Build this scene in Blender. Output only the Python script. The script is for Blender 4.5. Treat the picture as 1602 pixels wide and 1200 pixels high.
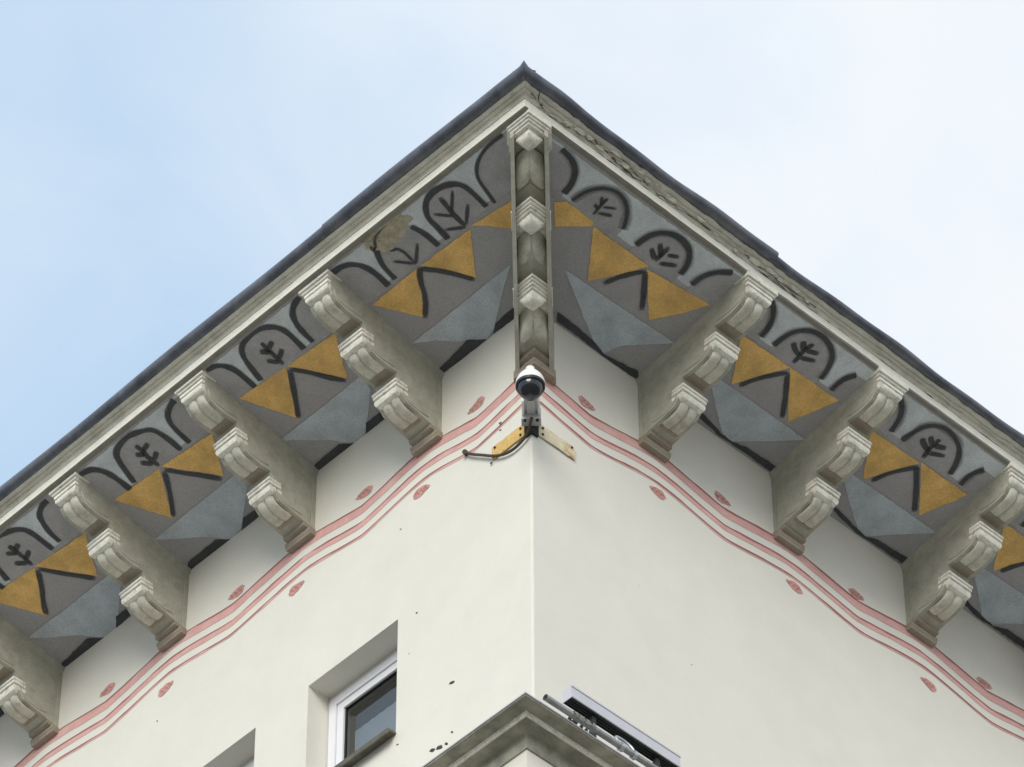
import bpy, bmesh, math, random
from mathutils import Vector, Matrix
from math import radians, sin, cos, pi
random.seed(7)
for o in list(bpy.data.objects): bpy.data.objects.remove(o)
scene = bpy.context.scene
col = scene.collection

# ------------------------------------------------------------------ camera
cam_data = bpy.data.cameras.new('camera')
cam = bpy.data.objects.new('camera', cam_data); col.objects.link(cam)
cr = Vector((0.7249007, -0.68884953, -0.00230442))
cu = Vector((-0.50035749, -0.52883723, 0.68554618))
cf = Vector((0.47345683, 0.49579987, 0.7280255))
M = Matrix.Identity(4)
for i in range(3):
    M[i][0] = cr[i]; M[i][1] = cu[i]; M[i][2] = -cf[i]
M[0][3], M[1][3], M[2][3] = -15.0025, -15.5398, 1.6
cam.matrix_world = M
cam_data.sensor_width = 36.0
cam_data.lens = 36.0 * 8000.0 / 1602.0
cam_data.clip_start = 0.5
cam_data.clip_end = 2000
scene.camera = cam

# ------------------------------------------------------------------ world, sun, exposure
SUN_AZ = math.atan2(-0.64, -1.0)      # direction towards the sun, seen from the house
SUN_EL = radians(27)
world = bpy.data.worlds.new('World'); scene.world = world
world.use_nodes = True
wn = world.node_tree; wn.nodes.clear()
def N(nt, kind, **kw):
    n = nt.nodes.new(kind)
    for k, v in kw.items(): setattr(n, k, v)
    return n
out = N(wn, 'ShaderNodeOutputWorld'); bg = N(wn, 'ShaderNodeBackground')
bg.inputs['Strength'].default_value = 0.15
sky = N(wn, 'ShaderNodeTexSky'); sky.sky_type = 'NISHITA'; sky.sun_disc = False
sky.sun_elevation = SUN_EL; sky.sun_rotation = pi/2 - SUN_AZ
sky.air_density = 1.0; sky.dust_density = 0.3; sky.ozone_density = 1.0
tc = N(wn, 'ShaderNodeTexCoord')
mp = N(wn, 'ShaderNodeMapping'); mp.inputs['Location'].default_value = (0.35, 0.1, 0.2)
nz = N(wn, 'ShaderNodeTexNoise'); nz.inputs['Scale'].default_value = 1.6
nz.inputs['Detail'].default_value = 6; nz.inputs['Roughness'].default_value = 0.52
dotn = N(wn, 'ShaderNodeVectorMath', operation='DOT_PRODUCT'); dotn.inputs[1].default_value = (0.72, -0.69, 0.0)
band = N(wn, 'ShaderNodeMath', operation='MULTIPLY_ADD'); band.inputs[1].default_value = 9.0      # broad drifting cloud bands
nsc = N(wn, 'ShaderNodeMath', operation='MULTIPLY_ADD'); nsc.inputs[1].default_value = 5.0; nsc.inputs[2].default_value = -2.5
sn = N(wn, 'ShaderNodeMath', operation='SINE')
mad = N(wn, 'ShaderNodeMath', operation='MULTIPLY_ADD'); mad.inputs[1].default_value = 0.30; mad.inputs[2].default_value = 0.65
nz2 = N(wn, 'ShaderNodeTexNoise'); nz2.inputs['Scale'].default_value = 14; nz2.inputs['Detail'].default_value = 5; nz2.inputs['Distortion'].default_value = .6
puff = N(wn, 'ShaderNodeMath', operation='MULTIPLY_ADD'); puff.inputs[1].default_value = .42; puff.inputs[2].default_value = -.21
tot = N(wn, 'ShaderNodeMath', operation='ADD')
ramp = N(wn, 'ShaderNodeValToRGB')
ramp.color_ramp.elements[0].position = 0.28; ramp.color_ramp.elements[0].color = (.72, .72, .72, 1)
ramp.color_ramp.elements[1].position = 0.68; ramp.color_ramp.elements[1].color = (.97, .97, .97, 1)
cloud = N(wn, 'ShaderNodeValToRGB')      # thin bluish veil to thick white cloud
cloud.color_ramp.elements[0].position = 0.30; cloud.color_ramp.elements[0].color = (.63, .835, 1.05, 1)
cloud.color_ramp.elements[1].position = 0.75; cloud.color_ramp.elements[1].color = (.935, .965, 1.0, 1)
gain = N(wn, 'ShaderNodeVectorMath', operation='SCALE'); gain.inputs['Scale'].default_value = 5.05
mix = N(wn, 'ShaderNodeMixRGB')
L = wn.links.new
L(tc.outputs['Generated'], mp.inputs['Vector']); L(mp.outputs[0], nz.inputs['Vector'])
L(tc.outputs['Generated'], dotn.inputs[0]); L(dotn.outputs['Value'], band.inputs[0]); L(nz.outputs['Fac'], nsc.inputs[0]); L(nsc.outputs[0], band.inputs[2]); L(band.outputs[0], sn.inputs[0]); L(sn.outputs[0], mad.inputs[0])
L(tc.outputs['Generated'], nz2.inputs['Vector']); L(nz2.outputs['Fac'], puff.inputs[0]); L(mad.outputs[0], tot.inputs[0]); L(puff.outputs[0], tot.inputs[1]); L(tot.outputs[0], ramp.inputs[0]); L(ramp.outputs[0], mix.inputs[0]); L(tot.outputs[0], cloud.inputs[0]); L(cloud.outputs[0], gain.inputs[0]); L(gain.outputs[0], mix.inputs[2]); L(sky.outputs[0], mix.inputs[1])
L(mix.outputs[0], bg.inputs['Color']); L(bg.outputs[0], out.inputs['Surface'])

sun_data = bpy.data.lights.new('sun', 'SUN'); sun_data.energy = 1.8; sun_data.angle = radians(32)
sun_data.color = (1.0, 0.955, 0.85)
sun = bpy.data.objects.new('sun', sun_data); col.objects.link(sun)
sd = Vector((cos(SUN_AZ)*cos(SUN_EL), sin(SUN_AZ)*cos(SUN_EL), sin(SUN_EL)))
sun.rotation_euler = sd.to_track_quat('Z', 'Y').to_euler()
sun.location = sd * 60
vs = scene.view_settings
vs.view_transform = 'Standard'; vs.look = 'None'; vs.gamma = 1.0; vs.exposure = 0.4
vs.use_curve_mapping = False


# ------------------------------------------------------------------ materials
def material(name, base, var=0.06, rough=0.85, bump=0.15, scale=8.0, grain=0.05, grain_scale=160.0,
             stain=None, stain_amt=0.0, stain_scale=2.0, stain_lo=.5, stain_hi=.75, metallic=0.0, stretch=(1,1,1), spec=.3, fade=False):
    m = bpy.data.materials.new(name); m.use_nodes = True
    nt = m.node_tree; b = nt.nodes['Principled BSDF']; l = nt.links.new
    b.inputs['Roughness'].default_value = rough; b.inputs['Metallic'].default_value = metallic
    b.inputs['Specular IOR Level'].default_value = spec
    t = N(nt, 'ShaderNodeTexCoord'); mpp = N(nt, 'ShaderNodeMapping'); mpp.inputs['Scale'].default_value = stretch
    l(t.outputs['Object'], mpp.inputs['Vector'])
    oi = N(nt, 'ShaderNodeObjectInfo'); ofs = N(nt, 'ShaderNodeVectorMath', operation='SCALE'); ofs.inputs[0].default_value = (7.3, 4.1, 5.7)
    l(oi.outputs['Random'], ofs.inputs['Scale']); l(ofs.outputs[0], mpp.inputs['Location'])      # no two copies weather alike
    n1 = N(nt, 'ShaderNodeTexNoise'); n1.inputs['Scale'].default_value = scale
    n1.inputs['Detail'].default_value = 7; n1.inputs['Roughness'].default_value = .62
    l(mpp.outputs[0], n1.inputs['Vector'])
    n2 = N(nt, 'ShaderNodeTexNoise'); n2.inputs['Scale'].default_value = grain_scale; n2.inputs['Detail'].default_value = 2
    l(mpp.outputs[0], n2.inputs['Vector'])
    def mr(src, lo, hi, a, bb):
        q = N(nt, 'ShaderNodeMapRange'); q.inputs['From Min'].default_value = lo; q.inputs['From Max'].default_value = hi
        q.inputs['To Min'].default_value = a; q.inputs['To Max'].default_value = bb
        l(src, q.inputs['Value']); return q.outputs[0]
    f1 = mr(n1.outputs['Fac'], .3, .7, 1-var, 1+var); f2 = mr(n2.outputs['Fac'], .3, .7, 1-grain, 1+grain)
    mu = N(nt, 'ShaderNodeMath', operation='MULTIPLY'); l(f1, mu.inputs[0]); l(f2, mu.inputs[1])
    cm = N(nt, 'ShaderNodeVectorMath', operation='SCALE'); cm.inputs[0].default_value = base[:3]
    l(mu.outputs[0], cm.inputs['Scale'])
    colour = cm.outputs[0]
    if stain:
        n3 = N(nt, 'ShaderNodeTexNoise'); n3.inputs['Scale'].default_value = stain_scale; n3.inputs['Detail'].default_value = 9
        n3.inputs['Roughness'].default_value = .68; l(mpp.outputs[0], n3.inputs['Vector'])
        fac = mr(n3.outputs['Fac'], stain_lo, stain_hi, 0, stain_amt)
        mx = N(nt, 'ShaderNodeMixRGB'); l(fac, mx.inputs[0]); l(colour, mx.inputs[1]); mx.inputs[2].default_value = (*stain, 1)
        colour = mx.outputs[0]
    l(colour, b.inputs['Base Color'])
    if bump:
        ad = N(nt, 'ShaderNodeMath', operation='MULTIPLY_ADD'); ad.inputs[1].default_value = .35
        l(n2.outputs['Fac'], ad.inputs[0]); l(n1.outputs['Fac'], ad.inputs[2])
        bp = N(nt, 'ShaderNodeBump'); bp.inputs['Strength'].default_value = bump; bp.inputs['Distance'].default_value = .02
        l(ad.outputs[0], bp.inputs['Height']); l(bp.outputs[0], b.inputs['Normal'])
    if fade:      # thin paint: coverage runs out towards the brush edge
        at = N(nt, 'ShaderNodeAttribute'); at.attribute_name = 'coverage'
        wob = N(nt, 'ShaderNodeMath', operation='MULTIPLY'); l(at.outputs['Fac'], wob.inputs[0]); l(mr(n1.outputs['Fac'], .25, .6, .80, 1.0), wob.inputs[1])
        tr = N(nt, 'ShaderNodeBsdfTransparent'); ms = N(nt, 'ShaderNodeMixShader')
        l(wob.outputs[0], ms.inputs[0]); l(tr.outputs[0], ms.inputs[1]); l(b.outputs[0], ms.inputs[2])
        l(ms.outputs[0], nt.nodes['Material Output'].inputs['Surface'])
    return m

MT = {}
MT['wall'] = material('wall_plaster', (.745, .72, .65), var=.028, grain=.02, bump=.12, scale=3, stain=(.64,.61,.53), stain_amt=.35, stain_scale=.9, stain_lo=.55, stain_hi=.8)
MT['stone'] = material('bracket_plaster', (.43, .42, .355), var=.14, grain=.18, bump=.35, scale=14, stain=(.23,.21,.16), stain_amt=.4, stain_scale=9, stain_lo=.52, stain_hi=.74, grain_scale=220)  # bracket sides: their shade under the eaves is put into this darker tone
MT['capstone'] = material('cap_plaster', (.82, .80, .715), var=.12, grain=.18, bump=.5, scale=26, stain=(.26,.23,.17), stain_amt=.6, stain_scale=16, stain_lo=.52, stain_hi=.72, grain_scale=240)  # lighter tone of the bracket plaster: light on outer parts put into colour
MT['scrollstone'] = material('scroll_plaster', (.60, .585, .50), var=.14, grain=.16, bump=.35, scale=14, stain=(.20,.18,.13), stain_amt=.6, stain_scale=11, stain_lo=.50, stain_hi=.72, grain_scale=220)  # tone between sides and caps, light on the ribs put into the colour
MT['brown'] = material('plinth_brown', (.34, .29, .23), var=.12, grain=.1, bump=.25, scale=14)
MT['cornice'] = material('cornice_plaster', (.62, .60, .52), var=.10, grain=.08, bump=.3, scale=12, stain=(.27,.25,.20), stain_amt=.5, stain_scale=5, stain_lo=.48, stain_hi=.72)
MT['dripshade'] = material('drip_shaded_plaster', (.24, .23, .195), var=.15, grain=.1, bump=.2, scale=12)  # dirty grey drip, darkened further: the underside's shade is in the colour
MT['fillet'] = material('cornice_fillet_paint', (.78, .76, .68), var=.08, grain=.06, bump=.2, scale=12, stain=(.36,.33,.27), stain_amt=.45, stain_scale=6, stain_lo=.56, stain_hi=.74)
MT['metal'] = material('eaves_sheet_metal', (.12, .13, .155), var=.35, grain=.12, bump=.15, scale=6, rough=.45, metallic=.35, stain=(.24,.22,.21), stain_amt=.35, stain_scale=3)
MT['grey'] = material('soffit_grey_paint', (.405, .40, .415), var=.06, grain=.17, bump=.12, scale=6, grain_scale=130)
MT['pale'] = material('soffit_pale_blue_paint', (.64, .70, .735), var=.06, grain=.15, bump=.12, scale=6, grain_scale=130, fade=True)
MT['archfill'] = material('soffit_arch_grey_paint', (.42, .415, .43), var=.06, grain=.17, bump=.12, scale=6, grain_scale=130, fade=True)
MT['orange'] = material('soffit_ochre_paint', (.85, .55, .20), var=.12, grain=.17, bump=.12, scale=6, grain_scale=130, fade=True)
MT['blue'] = material('soffit_blue_grey_paint', (.54, .60, .665), var=.06, grain=.17, bump=.12, scale=6, grain_scale=130, fade=True)
MT['ink'] = material('soffit_dark_paint', (.075, .080, .086), var=.15, grain=.17, bump=.12, scale=9, grain_scale=130, fade=True)
MT['halo'] = material('soffit_overspray_paint', (.27, .275, .28), var=.1, grain=.17, bump=.12, scale=9, grain_scale=130, fade=True)
MT['patch'] = material('bare_plaster', (.50, .455, .35), var=.22, grain=.12, bump=.5, scale=20, stain=(.22,.19,.14), stain_amt=.6, stain_scale=14)
MT['pink'] = material('stripe_pink_paint', (.69, .39, .36), var=.10, grain=.08, bump=.06, scale=7, stain=(.74,.60,.54), stain_amt=.5, stain_scale=6, stain_lo=.52, stain_hi=.74)
MT['pinkline'] = material('stripe_outline_paint', (.36, .16, .145), var=.15, grain=.08, bump=.05, scale=10)
MT['leafpink'] = material('leaf_red_paint', (.56, .29, .26), var=.25, grain=.15, bump=.05, scale=25)
MT['crack'] = material('crack_dark', (.07, .06, .05), var=.3, grain=.1, bump=.1, scale=20)
MT['white'] = material('white_plastic', (.86, .86, .86), var=.02, grain=.01, bump=.0, rough=.4, spec=.5)
MT['greyplastic'] = material('grey_plastic', (.55, .55, .54), var=.06, grain=.03, bump=.05, rough=.5)
MT['black'] = material('black_plastic', (.015, .016, .018), var=.1, grain=.02, bump=.0, rough=.35, spec=.5)
MT['dome'] = material('tinted_dome', (.008, .011, .017), var=.02, grain=.0, bump=.0, rough=.08, spec=.7)
MT['rusty'] = material('ochre_primer_steel', (.66, .45, .17), var=.15, grain=.08, bump=.2, scale=16, stain=(.20,.10,.05), stain_amt=.8, stain_scale=22, stain_lo=.58, stain_hi=.72)
MT['creamsteel'] = material('flaking_cream_steel', (.68, .61, .45), var=.12, grain=.08, bump=.25, scale=16, stain=(.45,.24,.08), stain_amt=.8, stain_scale=14, stain_lo=.52, stain_hi=.68)
MT['cable'] = material('cable_rubber', (.085, .062, .045), var=.2, grain=.1, bump=.1, rough=.6)
MT['frame'] = material('window_white_pvc', (.80, .80, .84), var=.02, grain=.01, bump=.0, rough=.35, spec=.5)
MT['gasket'] = material('window_gasket', (.03, .035, .035), var=.1, grain=.02, bump=.0)
MT['green'] = material('inner_casement_green', (.40, .50, .47), var=.05, grain=.02, bump=.0, rough=.5)
MT['room'] = material('room_dark', (.34, .45, .44), var=.1, grain=.1, bump=.0)
MT['curtain'] = material('white_curtain', (.86, .88, .92), var=.03, grain=.02, bump=.1, scale=20)
MT['sill'] = material('sill_sheet_metal', (.15, .14, .11), var=.25, grain=.12, bump=.3, scale=12, rough=.55, metallic=.3, stain=(.08,.075,.06), stain_amt=.6, stain_scale=10)
MT['ledge'] = material('ledge_stone', (.40, .385, .315), var=.14, grain=.1, bump=.3, scale=12, stain=(.13,.125,.105), stain_amt=.75, stain_scale=5, stain_lo=.42, stain_hi=.68)
MT['ledgelow'] = material('lower_wall_plaster', (.74, .71, .635), var=.03, grain=.02, bump=.06, scale=4)
MT['zinc'] = material('ledge_zinc', (.52, .53, .55), var=.12, grain=.05, bump=.1, rough=.4, metallic=.6)
MT['pipe'] = material('galvanised_pipe', (.36, .37, .37), var=.2, grain=.1, bump=.15, rough=.45, metallic=.55, stain=(.12,.11,.09), stain_amt=.6, stain_scale=7)
MT['lampbody'] = material('lamp_grey_enamel', (.56, .56, .60), var=.05, grain=.06, bump=.05, rough=.45)
MT['lampdark'] = material('lamp_black_louvre', (.03, .032, .03), var=.2, grain=.1, bump=.1, rough=.5)
MT['tape'] = material('weathered_tape', (.30, .30, .28), var=.3, grain=.15, bump=.4, scale=30)
MT['ground'] = material('asphalt', (.20, .19, .165), var=.12, grain=.05, bump=.2, scale=.8)
MT['roof'] = material('roof_tiles', (.16, .10, .08), var=.2, grain=.1, bump=.3, scale=6)

gm = bpy.data.materials.new('window_glass'); gm.use_nodes = True
nt = gm.node_tree; nt.nodes.clear()
go = N(nt,'ShaderNodeOutputMaterial'); gmix = N(nt,'ShaderNodeMixShader'); gt = N(nt,'ShaderNodeBsdfTransparent'); gg = N(nt,'ShaderNodeBsdfGlossy')
gt.inputs[0].default_value = (.88,.93,.92,1); gg.inputs['Roughness'].default_value = .03
fr = N(nt,'ShaderNodeFresnel'); fr.inputs['IOR'].default_value = 2.1
nt.links.new(fr.outputs[0], gmix.inputs[0]); nt.links.new(gt.outputs[0], gmix.inputs[1]); nt.links.new(gg.outputs[0], gmix.inputs[2]); nt.links.new(gmix.outputs[0], go.inputs[0])
MT['glass'] = gm

# ------------------------------------------------------------------ helpers
def link(o, parent=None):
    col.objects.link(o)
    if parent: o.parent = parent
    return o
def mesh(name, verts, faces, mat, parent=None, smooth=False, flip=False, mats=None, midx=None, auto=None, cover=None):
    me = bpy.data.meshes.new(name)
    me.from_pydata([tuple(v) for v in verts], [], faces)
    if flip: me.flip_normals()
    me.materials.append(MT[mat])
    for m in (mats or []): me.materials.append(MT[m])
    if midx:
        for p, i in zip(me.polygons, midx): p.material_index = i
    me.update()
    bm = bmesh.new(); bm.from_mesh(me)
    if cover is None: bmesh.ops.remove_doubles(bm, verts=bm.verts, dist=1e-5)
    if not flip: bmesh.ops.recalc_face_normals(bm, faces=bm.faces)
    bm.to_mesh(me); bm.free()
    if smooth:
        for p in me.polygons: p.use_smooth = True
        if auto: me.set_sharp_from_angle(angle=radians(auto))
    if cover is not None:
        at = me.attributes.new('coverage', 'FLOAT', 'POINT'); at.data.foreach_set('value', cover)
    o = bpy.data.objects.new(name, me)
    return link(o, parent)
def empty(name, loc=(0,0,0)):
    o = bpy.data.objects.new(name, None); o.location = loc; o.empty_display_size = .2
    return link(o)
def P(side, t, o, z):
    return (-o, t, z) if side == 'L' else (t, -o, z)
class MB:
    def __init__(s): s.v = []; s.f = []
    def add(s, v, f):
        n = len(s.v); s.v += [tuple(x) for x in v]; s.f += [[i+n for i in q] for q in f]
    def box(s, side, t0, t1, o0, o1, z0, z1):
        v = [P(side, t, o, z) for z in (z0, z1) for o in (o0, o1) for t in (t0, t1)]
        s.add(v, [(0,1,3,2),(4,5,7,6),(0,1,5,4),(2,3,7,6),(0,2,6,4),(1,3,7,5)])
    def tube(s, pts, r, n=10, cap=True):
        pts = [Vector(p) for p in pts]; rr = r if isinstance(r, (list, tuple)) else [r]*len(pts)
        d0 = (pts[1]-pts[0]).normalized(); up = Vector((0,0,1)) if abs(d0.z) < .9 else Vector((1,0,0))
        x = d0.cross(up).normalized(); vs = []; fs = []
        for i, p in enumerate(pts):
            d = (pts[min(i+1,len(pts)-1)]-pts[max(i-1,0)]).normalized()
            x = (x - d*x.dot(d)).normalized(); y = d.cross(x)
            for k in range(n):
                a = 2*pi*k/n; vs.append(p + (x*cos(a)+y*sin(a))*rr[i])
        for i in range(len(pts)-1):
            for k in range(n): fs.append((i*n+k, i*n+(k+1)%n, (i+1)*n+(k+1)%n, (i+1)*n+k))
        if cap: fs += [list(range(n))[::-1], list(range((len(pts)-1)*n, len(pts)*n))]
        s.add(vs, fs)
    def lathe(s, c, prof, n=40, axis=None):
        base = len(s.v); vs = []; fs = []
        for r, z in prof:
            for k in range(n):
                a = 2*pi*k/n; vs.append((c[0]+r*cos(a), c[1]+r*sin(a), c[2]+z))
        for i in range(len(prof)-1):
            for k in range(n): fs.append((i*n+k, i*n+(k+1)%n, (i+1)*n+(k+1)%n, (i+1)*n+k))
        s.add(vs, fs)
    def build(s, name, mat, parent=None, smooth=False, auto=None): return mesh(name, s.v, s.f, mat, parent, smooth, auto=auto)

SZ, SK = 25.25, 0.20
def soffz(o): return SZ + SK*o
def resample(pts, step):
    out = []
    for a, b in zip(pts[:-1], pts[1:]):
        n = max(1, int(math.hypot(b[0]-a[0], b[1]-a[1])/step))
        out += [(a[0]+(b[0]-a[0])*k/n, a[1]+(b[1]-a[1])*k/n) for k in range(n)]
    return out + [pts[-1]]
def smooth_line(pts, it=2):
    for _ in range(it):
        q = [pts[0]]
        for a, b in zip(pts[:-1], pts[1:]):
            q += [(a[0]*.75+b[0]*.25, a[1]*.75+b[1]*.25), (a[0]*.25+b[0]*.75, a[1]*.25+b[1]*.75)]
        pts = q + [pts[-1]]
    return pts
def ribbon2(pts, w, jit=.08, end=.75):
    """left and right borders of a brush stroke of width w"""
    L_, R_ = [], []
    n = len(pts); wob = [random.uniform(-1,1) for _ in range(n//3+4)]
    for i, p in enumerate(pts):
        a = pts[max(i-1,0)]; b = pts[min(i+1,n-1)]
        dx, dy = b[0]-a[0], b[1]-a[1]; d = math.hypot(dx,dy) or 1
        k = i/3; j0 = int(k); q = wob[j0]*(1-k+j0)+wob[j0+1]*(k-j0)
        ww = w*.5*(1+jit*2*q)*(end if i in (0, n-1) else 1)
        L_.append((p[0]-dy/d*ww, p[1]+dx/d*ww)); R_.append((p[0]+dy/d*ww, p[1]-dx/d*ww))
    return L_, R_
HOUSE = empty('corner_house')
HOUSE['label'] = 'cream plastered corner house with bracketed eaves painted in ochre, grey and blue'
HOUSE['category'] = 'building'

# ------------------------------------------------------------------ ground
g = mesh('ground', [(-300,-300,0),(300,-300,0),(300,300,0),(-300,300,0)], [(0,1,2,3)], 'ground')
g['kind'] = 'structure'

# ------------------------------------------------------------------ walls
TW = 12.0
def make_wall(side, holes, z0, z1):
    """wall sheet at o=0 with openings and reveals"""
    ts = sorted({.014, TW, *[h[0] for h in holes], *[h[1] for h in holes]})
    zs = sorted({z0, z1, *[h[2] for h in holes], *[h[3] for h in holes]})
    mb = MB()
    for a, b in zip(ts[:-1], ts[1:]):
        for c, d in zip(zs[:-1], zs[1:]):
            if any(h[0] <= a and b <= h[1] and h[2] <= c and d <= h[3] for h in holes): continue
            mb.add([P(side,a,0,c),P(side,b,0,c),P(side,b,0,d),P(side,a,0,d)], [(0,1,2,3)])
    for a, b, c, d in holes:
        r = -.26
        for q in ([(a,c),(b,c)],[(b,c),(b,d)],[(b,d),(a,d)],[(a,d),(a,c)]):
            (t0,y0),(t1,y1) = q
            mb.add([P(side,t0,0,y0),P(side,t1,0,y1),P(side,t1,r,y1),P(side,t0,r,y0)], [(0,1,2,3)])
    me = mesh('wall', mb.v, mb.f, 'wall', HOUSE, flip=False)
    return me
WIN = [(1.186, 2.003, 22.425, 23.353), (2.494, 3.311, 22.45, 23.335)]
wall_left = make_wall('L', WIN, 0, 25.6)
wall_right = make_wall('R', [], 0, 25.6)
v = []; f = []; nz_ = 130
for k in range(nz_+1):
    z = 18+7.6*k/nz_; r = .014
    for j in range(6):
        a = pi/2*j/5; q = (r+random.uniform(-.002,.002)) if 0 < j < 5 else r
        v.append((r-q*cos(a)*1.0, r-q*sin(a), z) if 0 < j < 5 else ((0, r, z) if j == 0 else (r, 0, z)))
for k in range(nz_):
    for j in range(5): f.append((k*6+j,k*6+j+1,(k+1)*6+j+1,(k+1)*6+j))
b_ = len(v); v += [(0,.014,0),(.004,.004,0),(.014,0,0)]
f += [(b_,b_+1,2,0),(b_+1,b_+2,5,2)]
mesh('corner_arris', v, f, 'wall', HOUSE, smooth=True)
wall_left['label'] = 'cream wall with two small windows'
wall_right['label'] = 'windowless wall to the right of the corner'
mesh('roof', [(-.98,-.98,25.645),(TW,-.98,25.645),(TW,TW,29.5),(-.98,TW,25.645)], [(0,1,2),(0,2,3)], 'roof', HOUSE)

# windows
for wi, (a, b, c, d) in enumerate(WIN):
    W = bpy.data.objects.new('window', None); link(W, HOUSE)
    W.name = 'window'
    fr_o = -.165
    mb = MB()   # fixed frame
    fw = .062
    top = d-.036
    mb.box('L', a+.004, a+fw, fr_o-.07, fr_o, c+.01, top); mb.box('L', b-fw-.012, b-.012, fr_o-.07, fr_o, c+.01, top)
    mb.box('L', a+fw, b-fw-.012, fr_o-.07, fr_o, top-fw, top); mb.box('L', a+fw, b-fw-.012, fr_o-.07, fr_o, c+.01, c+.06)
    mb.build('frame', 'frame', W)
    mb = MB(); mb.box('L', a+.002, b-.002, fr_o-.06, fr_o-.004, top+.001, d-.002); mb.box('L', b-.011, b-.001, fr_o-.06, fr_o+.004, c+.01, top); mb.build('sealing_strip', 'greyplastic', W)
    s = .056; o1 = fr_o-.012; A, B, Cc, D = a+fw+.004, b-fw-.016, c+.064, top-fw-.004
    mb = MB()
    mb.box('L', A, A+s, o1-.06, o1, Cc, D); mb.box('L', B-s, B, o1-.06, o1, Cc, D)
    mb.box('L', A+s, B-s, o1-.06, o1, D-s, D); mb.box('L', A+s, B-s, o1-.06, o1, Cc, Cc+s)
    mb.build('sash', 'frame', W)
    A2, B2, C2, D2 = A+s, B-s, Cc+s, D-s; k = .008
    mb = MB()
    for q in ((A2,A2+k,C2,D2),(B2-k,B2,C2,D2),(A2+k,B2-k,D2-k,D2),(A2+k,B2-k,C2,C2+k)): mb.box('L', q[0], q[1], o1-.03, o1-.014, q[2], q[3])
    mb.build('gasket', 'gasket', W)
    pn = mesh('pane', [P('L',A2,o1-.022,C2),P('L',B2,o1-.022,C2),P('L',B2,o1-.022,D2),P('L',A2,o1-.022,D2)], [(0,1,2,3)], 'glass', W)
    if pn.data.polygons[0].normal.x > 0: pn.data.flip_normals()
    mb = MB(); o2 = o1-.10; q = .045
    mb.box('L', a-.02, a+.04, -.312, -.272, C2, D2+.13); mb.box('L', B2+.05, B2+.10, -.312, -.272, C2, D2+.13); mb.box('L', a+.04, B2+.05, -.312, -.272, D2+.02, D2+.07)
    mb.build('inner_casement', 'green', W)
    zc = 22.975
    n = 24; vs = []; fs = []
    for i in range(n+1):
        t = A2-.02+(B2-.06-A2+.02)*i/n; o = -.226+.002*sin(i*1.9)
        vs += [P('L',t,o,C2-.05), P('L',t,o,zc+.01)]
    fs = [(2*i,2*i+2,2*i+3,2*i+1) for i in range(n)]
    mesh('curtain', vs, fs, 'curtain', W, smooth=True)
    mb = MB(); mb.box('L', a-.3, b+.3, -2.4, -2.3, c-.5, d+.5); mb.box('L', a-.3, b+.3, -2.3, -.262, d+.1, d+.15); mb.box('L', a-.3, b+.3, -2.3, -.262, c-.3, c-.25)
    mb.box('L', a-.35, a-.3, -2.3, -.262, c-.3, d+.15); mb.box('L', b+.3, b+.35, -2.3, -.262, c-.3, d+.15)
    mb.build('room_lining', 'room', W)
    mb = MB()   # sill: sloping sheet with a turned-down lip
    prof = [(-.20,c+.012),(.070,c-.02),(.070,c-.058),(.060,c-.058),(.058,c-.034),(.0,c-.030),(-.20,c+.002)]
    n = len(prof)
    mb.add([P('L',a-.004,o,z) for o,z in prof]+[P('L',b+.025,o,z) for o,z in prof], [(i,(i+1)%n,n+(i+1)%n,n+i) for i in range(n)]+[list(range(n)),list(range(n,2*n))])
    mb.build('sill', 'sill', W)

# painted wavy stripes on the walls
BL = [0.919, 2.102, 3.354, 4.640, 5.94]
BR = [1.046, 2.252, 3.486, 4.73]
def wave(side):
    bs = BL if side == 'L' else BR
    pts = [(0.0, .052)]; prev = 0.0
    for i, b in enumerate(bs):
        mid = (prev+b)/2 + (.03 if i else .0)
        if i == 0: mid = .49
        w = (b-prev)
        pts += [(mid-.045, -.035+random.uniform(-.008,.008)), (mid+.05, -.038+random.uniform(-.006,.006)), (b-.08, .042+random.uniform(-.008,.008)), (b+.12, .045+random.uniform(-.008,.008))]
        prev = b
    return smooth_line(pts, 2)
def stripe(side, name, mat, zoff, thick, o, wv):
    pts = resample(wv, .05); q = [random.uniform(-1,1) for _ in range(len(pts)//2+4)]
    v = []; f = []
    for i, (t, dz) in enumerate(pts):
        j = q[i//2]*.0032; k = q[(i+5)//2]*.0034
        v += [P(side,t,o,24.64+zoff+dz*1.0+j), P(side,t,o,24.64+zoff+dz*1.0-thick+k)]
    f = [(2*i,2*i+1,2*i+3,2*i+2) for i in range(len(pts)-1)]
    return mesh(name, v, f, mat, wall_left if side == 'L' else wall_right)
for side in 'LR':
    wv = wave(side); dz = 0 if side == 'L' else .012
    stripe(side, 'wide_stripe', 'pink', dz+.005, .075, .002, wv); stripe(side, 'stripe_outline', 'pinkline', dz+.009, .010 if side=='L' else .013, .004, wv)
    stripe(side, 'middle_stripe', 'pink', dz-.145, .046, .002, wv); stripe(side, 'stripe_outline', 'pinkline', dz-.141, .009 if side=='L' else .012, .004, wv)
    stripe(side, 'narrow_stripe', 'pink', dz-.262, .024, .002, wv); stripe(side, 'stripe_outline', 'pinkline', dz-.262, .008 if side=='L' else .012, .004, wv)
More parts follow.
